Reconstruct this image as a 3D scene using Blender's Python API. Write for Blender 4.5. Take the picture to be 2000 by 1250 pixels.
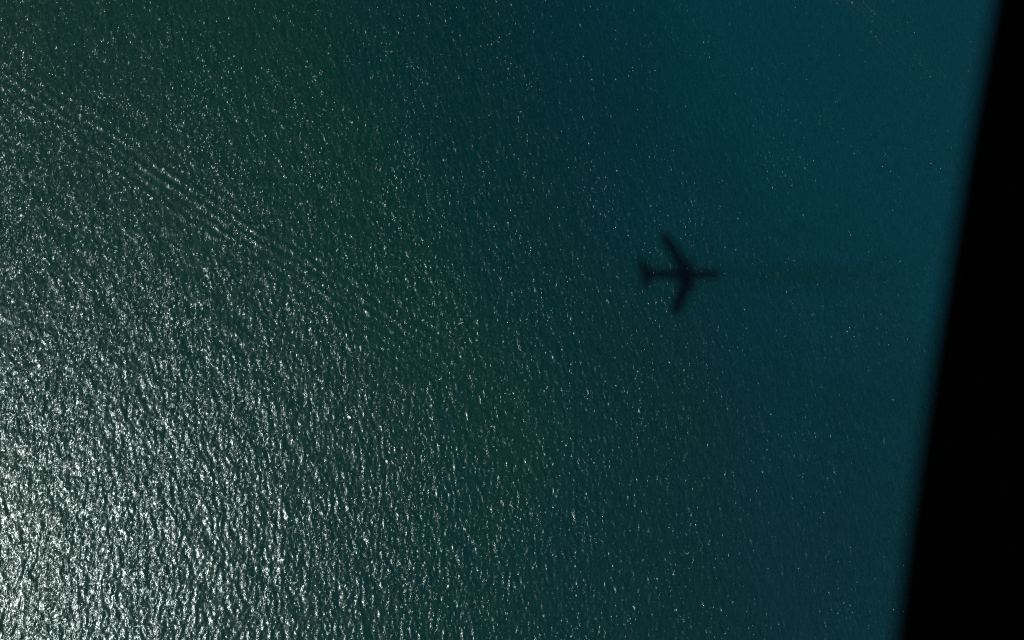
import bpy, bmesh, math
import numpy as np
from mathutils import Vector, Matrix

# ------------------------------------------------------------------ basics
sc = bpy.context.scene
COL = sc.collection
for o in list(bpy.data.objects):
    bpy.data.objects.remove(o)
PI = math.pi

# ------------------------------------------------------------------ camera
# Aerial survey camera (large format) looking down through a belly port.
# The picture is 2000 px wide with a 1450 px focal length; straight down lies
# at NADIR in the picture and the point opposite the sun at SHADOW.
F_PX, CX, CY = 1450.0, 1000.0, 625.0
NADIR = (650.0, 850.0)
SHADOW = (1333.0, 539.0)
ALT = 390.0                                   # flying height in metres


def pix_cam(px, py):                          # ray of a pixel in camera axes
    return Vector(((px - CX) / F_PX, (CY - py) / F_PX, -1.0)).normalized()


down_c = pix_cam(*NADIR)
q = (CY - 532.0) / F_PX                       # the flight line runs level across the frame
pp = -(down_c.y * q - down_c.z) / down_c.x
wx_c = Vector((pp, q, -1.0)).normalized()     # flight direction, world +X
wz_c = -down_c
wy_c = wz_c.cross(wx_c)
ROT = Matrix((wx_c, wy_c, wz_c))              # camera axes -> world axes
CAM = Vector((0.0, 0.0, ALT))


def pix_world(px, py):
    return (ROT @ pix_cam(px, py)).normalized()


def pix_ground(px, py, z=0.0):
    d = pix_world(px, py)
    return CAM + d * ((z - CAM.z) / d.z)


cd = bpy.data.cameras.new('survey_camera')
cd.sensor_width = 90.0
cd.sensor_fit = 'HORIZONTAL'
cd.lens = 90.0 * F_PX / 2000.0
cd.clip_start, cd.clip_end = 0.02, 120000.0
cd.dof.use_dof = True
cd.dof.focus_distance = 420.0
cd.dof.aperture_fstop = 2.3
cam = bpy.data.objects.new('survey_camera', cd)
COL.objects.link(cam)
cam.matrix_world = Matrix.Translation(CAM) @ ROT.to_4x4()
sc.camera = cam

# ------------------------------------------------------------------ sun and sky
sun_dir = -pix_world(*SHADOW)                 # towards the sun
elev = math.asin(sun_dir.z)
world = bpy.data.worlds.new('World')
sc.world = world
world.use_nodes = True
wn = world.node_tree.nodes
sky = wn.new('ShaderNodeTexSky')
sky.sky_type = 'NISHITA'
sky.sun_disc = False
sky.sun_elevation = elev
sky.sun_rotation = math.atan2(-sun_dir.x, sun_dir.y)
sky.altitude = ALT
sky.ozone_density = 8.0
sky.dust_density = 0.6
bg = wn['Background']
bg.inputs['Strength'].default_value = 0.05
world.node_tree.links.new(sky.outputs[0], bg.inputs['Color'])

sl = bpy.data.lights.new('sun', 'SUN')
sl.energy = 5.0
sl.angle = math.radians(0.9)
sl.color = (1.0, 0.985, 0.96)
so = bpy.data.objects.new('sun', sl)
COL.objects.link(so)
so.rotation_euler = (-sun_dir).to_track_quat('-Z', 'Y').to_euler()
so.location = sun_dir * 2000

sc.view_settings.view_transform = 'Standard'
sc.view_settings.look = 'None'
sc.view_settings.exposure = 0.0
sc.view_settings.gamma = 1.0
sc.view_settings.use_curve_mapping = False
sc.render.engine = 'CYCLES'
sc.cycles.use_denoising = False
sc.cycles.filter_width = 1.1
sc.cycles.max_bounces = 4
sc.cycles.sample_clamp_indirect = 2.0


# ------------------------------------------------------------------ helpers
def nodes_of(name):
    m = bpy.data.materials.new(name)
    m.use_nodes = True
    nt = m.node_tree
    nt.nodes.clear()
    return m, nt, nt.nodes.new, nt.links.new


def paint(name, color, rough, metal=0.0, vary=0.12, scale=6.0, spec=0.5):
    m, nt, N, L = nodes_of(name)
    out = N('ShaderNodeOutputMaterial')
    b = N('ShaderNodeBsdfPrincipled')
    tc = N('ShaderNodeTexCoord')
    nz = N('ShaderNodeTexNoise')
    nz.inputs['Scale'].default_value = scale
    nz.inputs['Detail'].default_value = 5.0
    hs = N('ShaderNodeMapRange')
    hs.inputs['To Min'].default_value = 1.0 - vary
    hs.inputs['To Max'].default_value = 1.0 + vary
    mul = N('ShaderNodeVectorMath')
    mul.operation = 'SCALE'
    mul.inputs[0].default_value = color
    L(tc.outputs['Object'], nz.inputs['Vector'])
    L(nz.outputs['Fac'], hs.inputs['Value'])
    L(hs.outputs['Result'], mul.inputs['Scale'])
    L(mul.outputs['Vector'], b.inputs['Base Color'])
    b.inputs['Roughness'].default_value = rough
    b.inputs['Metallic'].default_value = metal
    b.inputs['Specular IOR Level'].default_value = spec
    L(b.outputs[0], out.inputs['Surface'])
    return m


def link(name, bm, mat, parent=None, smooth=True):
    bmesh.ops.recalc_face_normals(bm, faces=bm.faces)
    me = bpy.data.meshes.new(name)
    bm.to_mesh(me)
    bm.free()
    me.materials.append(mat)
    if smooth:
        me.polygons.foreach_set('use_smooth', [True] * len(me.polygons))
    o = bpy.data.objects.new(name, me)
    COL.objects.link(o)
    if parent is not None:
        o.parent = parent
    return o


def loft(bm, rings, cap=True):
    rows = [[bm.verts.new(p) for p in r] for r in rings]
    n = len(rows[0])
    for a, b in zip(rows, rows[1:]):
        for i in range(n):
            j = (i + 1) % n
            bm.faces.new((a[i], a[j], b[j], b[i]))
    if cap:
        bm.faces.new(rows[0])
        bm.faces.new(rows[-1])


# ------------------------------------------------------------------ water
rng = np.random.default_rng(11)
corners = [pix_ground(x, y) for x, y in ((0, 0), (2000, 0), (0, 1250), (2000, 1250))]
x0 = min(c.x for c in corners) - 12
x1 = max(c.x for c in corners[:1] + corners[2:3] + [pix_ground(1960, 0), pix_ground(1800, 1250)]) + 14
y0 = min(c.y for c in corners) - 12
y1 = max(c.y for c in corners) + 12
STEP = 0.5
nx = int((x1 - x0) / STEP) + 1
ny = int((y1 - y0) / STEP) + 1
gx = x0 + STEP * np.arange(nx)
gy = y0 + STEP * np.arange(ny)


def spectrum_field(nx, ny, step, lam_peak, lam_min, lam_max, theta, spread, slope_rms, fall):
    """random sea built from a directional spectrum, scaled to a slope rms"""
    kx = np.fft.fftfreq(nx, step) * 2 * PI
    ky = np.fft.fftfreq(ny, step) * 2 * PI
    KX, KY = np.meshgrid(kx, ky)
    K = np.hypot(KX, KY)
    K[0, 0] = 1e-6
    kp = 2 * PI / lam_peak
    S = K ** (-fall) * np.exp(-1.25 * (kp / K) ** 2)
    S *= (K < 2 * PI / lam_min) & (K > 2 * PI / lam_max)
    ang = np.arctan2(KY, KX) - theta
    S *= np.abs(np.cos(ang)) ** spread + 0.03
    A = np.sqrt(S) * (rng.normal(size=K.shape) + 1j * rng.normal(size=K.shape))
    h = np.fft.ifft2(A).real
    sx = np.fft.ifft2(1j * KX * A).real
    sy = np.fft.ifft2(1j * KY * A).real
    return h * (slope_rms / math.sqrt((sx ** 2 + sy ** 2).mean()))


nfx, nfy = nx + (nx % 2), ny + (ny % 2)
H = spectrum_field(nfx, nfy, STEP, 5.2, 2.0, 26, math.radians(3), 7, 0.122, 3.5)
H += spectrum_field(nfx, nfy, STEP, 2.6, 1.2, 6, math.radians(16), 1.5, 0.09, 3.2)
H += spectrum_field(nfx, nfy, STEP, 17, 8, 60, math.radians(28), 3, 0.03, 4.0)
H = H[:ny, :nx]
XX, YY = np.meshgrid(gx, gy)


def wake(pts, lam, amp, width):
    """a packet of parallel crests along a gently bent line of ground points"""
    global H
    p = np.array([(v.x, v.y) for v in pts])
    best = np.full(XX.shape, 1e9)
    off = np.zeros(XX.shape)
    along = np.zeros(XX.shape)
    seglen = np.hypot(*(p[1:] - p[:-1]).T)
    cum = np.concatenate([[0], np.cumsum(seglen)])
    for i in range(len(p) - 1):
        t = (p[i + 1] - p[i]) / seglen[i]
        dx, dy = XX - p[i, 0], YY - p[i, 1]
        s = dx * t[0] + dy * t[1]
        lo = 0 if i else -1e9
        hi = seglen[i] if i < len(p) - 2 else 1e9
        sc_ = np.clip(s, lo, hi)
        d = np.hypot(dx - sc_ * t[0], dy - sc_ * t[1])
        m = d < best
        sign = np.sign(-dx * t[1] + dy * t[0])
        best = np.where(m, d, best)
        off = np.where(m, d * sign, off)
        along = np.where(m, cum[i] + sc_, along)
    width = width * (0.75 + 0.7 * np.clip(along / cum[-1], 0, 1))
    env = np.exp(-(off / width) ** 2) / (1 + np.exp((along - cum[-1]) / 18)) / (1 + np.exp(-(along + 40) / 18))
    fade = 1.35 - 0.75 * np.clip(along / cum[-1], 0, 1)
    wob = 1.1 * np.sin(along / 19.0) + 0.9 * np.sin(along / 8.3 + off / 6 + 1)
    env = env * (0.82 + 0.30 * np.sin(along / 11.0 + off / 3.1) * np.sin(along / 5.2 + 2))
    H = H * (1 - 0.35 * env) + amp * fade * env * np.cos(2 * PI * off / lam + wob * 0.6)


wake([pix_ground(*p) for p in ((-60, 94), (150, 242), (430, 424), (640, 558), (860, 708), (960, 780))], 5.0, 0.112, 12.0)
wake([pix_ground(*p) for p in ((1600, -60), (1730, 60), (1900, 215))], 8.0, 0.46, 17.0)

# fade to calm at the rim, then carry the same sheet on to the horizon
edge = np.minimum(np.minimum(XX - gx[0], gx[-1] - XX), np.minimum(YY - gy[0], gy[-1] - YY))
H *= np.clip(edge / 4.0, 0, 1)
far = np.array([40, 150, 500, 1500, 5000, 15000, 40000.0])
ax_ = np.concatenate([gx[0] - far[::-1], gx, gx[-1] + far])
ay_ = np.concatenate([gy[0] - far[::-1], gy, gy[-1] + far])
Z = np.pad(H, 7)
NX, NY = len(ax_), len(ay_)
PX, PY = np.meshgrid(ax_, ay_)
co = np.stack([PX, PY, Z], -1).reshape(-1, 3).astype(np.float32)
idx = np.arange(NX * NY).reshape(NY, NX)
quads = np.stack([idx[:-1, :-1], idx[:-1, 1:], idx[1:, 1:], idx[1:, :-1]], -1).reshape(-1)
nq = len(quads) // 4
me = bpy.data.meshes.new('water')
me.vertices.add(NX * NY)
me.vertices.foreach_set('co', co.ravel())
me.loops.add(nq * 4)
me.loops.foreach_set('vertex_index', quads.astype(np.int32))
me.polygons.add(nq)
me.polygons.foreach_set('loop_start', np.arange(0, nq * 4, 4, dtype=np.int32))
me.polygons.foreach_set('loop_total', np.full(nq, 4, dtype=np.int32))
me.polygons.foreach_set('use_smooth', np.ones(nq, dtype=bool))
me.update(calc_edges=True)

# --- water material: upwelling body colour + wind-rippled surface reflection
m, nt, N, L = nodes_of('sea_water')
out = N('ShaderNodeOutputMaterial')
geo = N('ShaderNodeNewGeometry')


def math_(op, a, b=None, clamp=False):
    n = N('ShaderNodeMath')
    n.operation = op
    n.use_clamp = clamp
    for i, v in enumerate((a, b)):
        if v is None:
            continue
        if isinstance(v, (int, float)):
            n.inputs[i].default_value = v
        else:
            L(v, n.inputs[i])
    return n.outputs[0]


def noise(scale, detail, rough=0.5, stretch=(1, 1, 1), rot=0.0, distort=0.0, seed=0.0):
    mp = N('ShaderNodeMapping')
    mp.inputs['Rotation'].default_value = (0, 0, rot)
    mp.inputs['Scale'].default_value = stretch
    mp.inputs['Location'].default_value = (seed, seed * 1.7, seed * .3)
    L(geo.outputs['Position'], mp.inputs['Vector'])
    n = N('ShaderNodeTexNoise')
    n.inputs['Scale'].default_value = scale
    n.inputs['Detail'].default_value = detail
    n.inputs['Roughness'].default_value = rough
    n.inputs['Distortion'].default_value = distort
    L(mp.outputs[0], n.inputs['Vector'])
    return n


# turbid green water turns blue towards +X, sun-glint olive painted into the green end
sep = N('ShaderNodeSeparateXYZ')
L(geo.outputs['Position'], sep.inputs[0])
big = noise(0.006, 3.0, 0.55, distort=0.4)
mid = noise(0.022, 4.0, 0.55, stretch=(1, .6, 1), seed=5)
g = math_('MULTIPLY_ADD', sep.outputs['X'], 1 / 800.0)
g.node.inputs[2].default_value = 0.37
g = math_('ADD', g, math_('MULTIPLY', math_('SUBTRACT', big.outputs['Fac'], 0.5), 0.38))
g = math_('ADD', g, math_('MULTIPLY', math_('SUBTRACT', mid.outputs['Fac'], 0.5), 0.20))
g = math_('ADD', g, math_('MULTIPLY', math_('MULTIPLY', math_('MAXIMUM', sep.outputs['X'], 0.0), math_('MAXIMUM', sep.outputs['Y'], 0.0)), 6.5e-6))
ramp = N('ShaderNodeValToRGB')
cr = ramp.color_ramp
cr.interpolation = 'B_SPLINE'
cr.elements[0].position = 0.0
cr.elements[0].color = (0.0066, 0.0222, 0.0132, 1)
cr.elements[1].position = 1.0
cr.elements[1].color = (0.0, 0.0228, 0.0318, 1)
e = cr.elements.new(0.42)
e.color = (0.0, 0.0168, 0.0152, 1)
e = cr.elements.new(0.70)
e.color = (0.0, 0.0138, 0.0156, 1)
L(g, ramp.inputs['Fac'])
body = N('ShaderNodeBsdfDiffuse')
# a thin darker green streak in the body colour along the flight line
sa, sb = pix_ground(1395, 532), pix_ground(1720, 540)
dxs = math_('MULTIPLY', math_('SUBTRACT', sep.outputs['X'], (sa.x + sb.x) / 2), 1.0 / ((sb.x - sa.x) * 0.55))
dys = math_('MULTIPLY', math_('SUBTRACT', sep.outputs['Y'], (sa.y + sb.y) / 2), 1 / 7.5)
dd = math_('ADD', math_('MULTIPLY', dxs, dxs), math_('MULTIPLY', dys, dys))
strk_fac = math_('MULTIPLY', math_('POWER', 2.718, math_('MULTIPLY', dd, -1.0)), math_('MULTIPLY', mid.outputs['Fac'], 0.75))
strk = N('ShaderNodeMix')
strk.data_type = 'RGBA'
L(strk_fac, strk.inputs[0])
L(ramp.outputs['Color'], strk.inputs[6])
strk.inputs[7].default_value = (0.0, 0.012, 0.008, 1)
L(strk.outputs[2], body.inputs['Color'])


def ripple(n, amount):
    s = N('ShaderNodeVectorMath')
    s.operation = 'SUBTRACT'
    L(n.outputs['Color'], s.inputs[0])
    s.inputs[1].default_value = (0.5, 0.5, 0.5)
    k = N('ShaderNodeVectorMath')
    k.operation = 'MULTIPLY'
    L(s.outputs[0], k.inputs[0])
    k.inputs[1].default_value = amount
    return k.outputs[0]


def vadd(a, b):
    n = N('ShaderNodeVectorMath')
    n.operation = 'ADD'
    L(a, n.inputs[0])
    L(b, n.inputs[1])
    return n.outputs[0]


r1 = ripple(noise(1.55, 1.0, 0.5, stretch=(1, .42, 1), rot=math.radians(-7)), (0.80, 0.85, 0))
r2 = ripple(noise(3.4, 1.0, 0.5, stretch=(1, .8, 1), rot=math.radians(20), seed=3), (0.60, 0.70, 0))
patch = noise(0.60, 2.0, 0.65, stretch=(1, .55, 1), rot=math.radians(-15), seed=7)
r0 = ripple(noise(0.55, 2.0, 0.5, stretch=(1, .3, 1), rot=math.radians(-14), seed=12), (0.29, 0.18, 0))
gust = noise(0.03, 3.0, 0.6, stretch=(1, .6, 1), seed=9)
t = math_('ADD', patch.outputs['Fac'], math_('MULTIPLY', math_('SUBTRACT', gust.outputs['Fac'], 0.5), 0.35))
t = math_('MULTIPLY', math_('SUBTRACT', t, 0.22), 2.0, clamp=True)
fac = math_('ADD', math_('MULTIPLY', math_('POWER', t, 3.0), 2.6), 0.30)
rs = N('ShaderNodeVectorMath')
rs.operation = 'SCALE'
L(vadd(r1, r2), rs.inputs[0])
L(fac, rs.inputs['Scale'])
nm = N('ShaderNodeVectorMath')
nm.operation = 'NORMALIZE'
L(vadd(geo.outputs['Normal'], vadd(rs.outputs[0], r0)), nm.inputs[0])

gl = N('ShaderNodeBsdfGlossy')
gl.distribution = 'GGX'
gl.inputs['Color'].default_value = (0.88, 0.99, 1.0, 1)
gl.inputs['Roughness'].default_value = 0.165
L(nm.outputs[0], gl.inputs['Normal'])
# capillary ripples too small to resolve: a broad, dull share of the reflection
gb = N('ShaderNodeBsdfGlossy')
gb.distribution = 'GGX'
gb.inputs['Color'].default_value = (0.78, 1.0, 0.80, 1)
gb.inputs['Roughness'].default_value = 0.35
L(nm.outputs[0], gb.inputs['Normal'])
gc = N('ShaderNodeBsdfGlossy')
gc.distribution = 'GGX'
gc.inputs['Color'].default_value = (0.86, 1.0, 1.0, 1)
gc.inputs['Roughness'].default_value = 0.29
L(nm.outputs[0], gc.inputs['Normal'])
gq = N('ShaderNodeMixShader')
gq.inputs[0].default_value = 0.40
L(gl.outputs[0], gq.inputs[1])
L(gc.outputs[0], gq.inputs[2])
gm = N('ShaderNodeMixShader')
gm.inputs[0].default_value = 0.26
L(gq.outputs[0], gm.inputs[1])
L(gb.outputs[0], gm.inputs[2])
bn = N('ShaderNodeVectorMath')
bn.operation = 'NORMALIZE'
bs = N('ShaderNodeVectorMath')
bs.operation = 'SCALE'
bs.inputs['Scale'].default_value = 1.9
L(vadd(r1, vadd(r0, r0)), bs.inputs[0])
L(vadd(geo.outputs['Normal'], bs.outputs[0]), bn.inputs[0])
L(bn.outputs[0], body.inputs['Normal'])
fr = N('ShaderNodeFresnel')
fr.inputs['IOR'].default_value = 1.335
mx = N('ShaderNodeMixShader')
L(fr.outputs[0], mx.inputs[0])
L(body.outputs[0], mx.inputs[1])
L(gm.outputs[0], mx.inputs[2])
L(mx.outputs[0], out.inputs['Surface'])
me.materials.append(m)
water = bpy.data.objects.new('water', me)
COL.objects.link(water)
water['kind'] = 'structure'
water['label'] = 'rippled dark teal sea glittering with sunlight'

# ------------------------------------------------------------------ the airplane that carries the camera
white = paint('white_airframe_paint', (0.62, 0.63, 0.65), 0.35)
black = paint('black_port_rubber', (0.002, 0.002, 0.0022), 0.95, spec=0.0)
metal = paint('bare_engine_metal', (0.30, 0.30, 0.31), 0.4, metal=0.8)

BANK = math.radians(-7.5)
plane = bpy.data.objects.new('airplane', None)
COL.objects.link(plane)
plane['label'] = 'airplane the view is taken from, its blurred black port frame filling the right edge'
plane['category'] = 'airplane'
SZ = 1.32                                      # 52 m airliner
R = 1.95 * SZ                                       # fuselage radius
# plane axes: +X nose, +Y left wing, +Z up; origin on the fuselage axis at the wing
CAM_IN_PLANE = Vector((0.0, 0.0, -(R + 0.35)))
pm = Matrix.Rotation(BANK, 4, 'X')
plane.matrix_world = Matrix.Translation(CAM) @ pm @ Matrix.Translation(-CAM_IN_PLANE)

bm = bmesh.new()
rings = []
prof = [(18.3, .06, -.45), (18.0, .5, -.42), (17.3, 1.0, -.33), (16.0, 1.5, -.18), (14.2, 1.85, -.04),
        (12.0, R, 0), (0, R, 0), (-9.5, R, 0), (-13, 1.72, .2), (-16.5, 1.22, .62), (-19.9, .7, 1.05), (-22.2, .2, 1.3)]
for x, r, z in prof:
    x, r, z = x * SZ, (r if r is R else r * SZ), z * SZ
    rings.append([(x, r * math.cos(t), z + r * math.sin(t)) for t in np.linspace(0, 2 * PI, 28, endpoint=False)])
loft(bm, rings)
link('fuselage', bm, white, plane)

AIRFOIL = [(0, 0), (.03, .035), (.12, .06), (.35, .068), (.7, .035), (1, .002), (.7, -.02), (.35, -.04), (.12, -.035), (.03, -.02)]


def surface(name, stations, vertical=False):
    bm = bmesh.new()
    rings = []
    for lead, span, z, chord, thick in stations:
        lead, span, z, chord = lead * SZ, span * SZ, z * SZ, chord * SZ
        ring = []
        for c, t in AIRFOIL:
            if vertical:
                ring.append((lead - c * chord, t * chord * thick, z))
            else:
                ring.append((lead - c * chord, span, z + t * chord * thick))
        rings.append(ring)
    loft(bm, rings)
    return link(name, bm, white, plane)


for s in (1, -1):
    surface('wing', [(5.9, s * .6, -.9, 9.4, .8), (4.6, s * 2.6, -.8, 8.0, .8), (1.9, s * 7.0, -.35, 6.3, .75),
                     (-2.4, s * 14.0, .45, 6.0, .6), (-5.4, s * 18.4, .95, 4.0, .6), (-6.6, s * 19.3, 1.0, 2.0, .5)])
    surface('stabilizer', [(-15.0, s * .3, 1.0, 6.0, .7), (-18.4, s * 5.0, 1.4, 3.6, .7), (-20.2, s * 7.2, 1.6, 2.0, .6)])
    bm = bmesh.new()
    rr = []
    for x, r in ((5.6, .98), (5.75, 1.08), (5.5, 1.16), (4.4, 1.2), (2.9, 1.1), (1.6, .78), (1.5, .6), (1.7, .58), (5.2, .9)):
        rr.append([(x * SZ, (s * 5.6 + r * math.cos(t)) * SZ, (-1.75 + r * math.sin(t)) * SZ) for t in np.linspace(0, 2 * PI, 22, endpoint=False)])
    rr.append(rr[0])
    loft(bm, rr, cap=False)
    bmesh.ops.remove_doubles(bm, verts=bm.verts, dist=1e-4)
    eng = link('engine', bm, metal, plane)
    bm = bmesh.new()
    loft(bm, [[Vector(v) * SZ for v in ((4.6, s * 5.6 + d, -.75), (3.0, s * 5.6 + d, -.62), (.6, s * 5.6 + d, -.6), (1.6, s * 5.6 + d, -.98), (3.6, s * 5.6 + d, -.75))] for d in (-.12, .12)])
    link('pylon', bm, white, eng)
surface('fin', [(-13.2, 0, 1.5, 6.4, .8), (-16.2, 0, 4.4, 4.5, .75), (-18.6, 0, 7.0, 2.6, .7)], vertical=True)

# belly camera port: the deep forward frame of the open hatch crosses the view
inv = plane.matrix_world.inverted()
LIP = 0.80                                      # distance of the lip from the lens


def lip_point(px, py, r=LIP):
    return inv @ (CAM + pix_world(px, py) * (r / -(pix_cam(px, py).z)) * 1.0)


lip_px = [(1998, -330), (1942, 0), (1895, 260), (1835, 625), (1779, 1000), (1747, 1250), (1711, 1560)]
inner = [lip_point(*p) for p in lip_px]
inner.insert(0, inner[0] + (inner[0] - inner[1]).normalized() * 0.9)
inner.append(inner[-1] + (inner[-1] - inner[-2]).normalized() * 0.9)
top_z = -R - 0.02
bm = bmesh.new()
rings = []
for a in inner:
    o1 = Vector((a.x + .30, a.y, a.z + .06))
    rings.append([a, a + Vector((.012, 0, -.016)), a + Vector((.05, 0, -.03)), o1 + Vector((0, 0, -.03)), o1,
                  Vector((a.x + .36, a.y, top_z)), Vector((a.x + .03, a.y, top_z)), a + Vector((.008, 0, .05))])
loft(bm, rings)
frame = link('port_frame', bm, black, plane, smooth=False)
# ------------------------------------------------------------------ small white boat
gel = paint('white_gelcoat', (0.60, 0.585, 0.57), 0.5)
wood = paint('pale_bench_paint', (0.70, 0.68, 0.64), 0.6)
bp = pix_ground(682, 815)
boat = bpy.data.objects.new('boat', None)
COL.objects.link(boat)
boat.location = (bp.x, bp.y, 0.10)
boat.rotation_euler = (0, 0, math.radians(-32))
boat.scale = (0.78, 0.78, 0.78)
boat['label'] = 'tiny white boat, the solid white fleck on the sea left of the centre'
boat['category'] = 'boat'
bm = bmesh.new()
st = [(-1.25, .58), (-.9, .68), (-.2, .74), (.5, .66), (1.0, .40), (1.35, .05)]
rings = []
for x, w in st:
    rings.append([(x, w, .42), (x, w * .85, .1), (x, w * .4, -.12), (x, 0, -.18), (x, -w * .4, -.12), (x, -w * .85, .1), (x, -w, .42),
                  (x * .95, -w * .88, .44), (x * .93, -w * .7, .2), (x * .93, 0, .12), (x * .93, w * .7, .2), (x * .95, w * .88, .44)])
loft(bm, rings)
hull = link('hull', bm, gel, boat, smooth=False)
for bx in (-.75, .25):
    bm = bmesh.new()
    bmesh.ops.create_cube(bm, size=1)
    for v in bm.verts:
        v.co = Vector((bx + v.co.x * .3, v.co.y * 1.1, .33 + v.co.z * .05))
    bmesh.ops.bevel(bm, geom=bm.edges[:], offset=.01, segments=1, affect='EDGES')
    link('bench', bm, wood, boat, smooth=False)
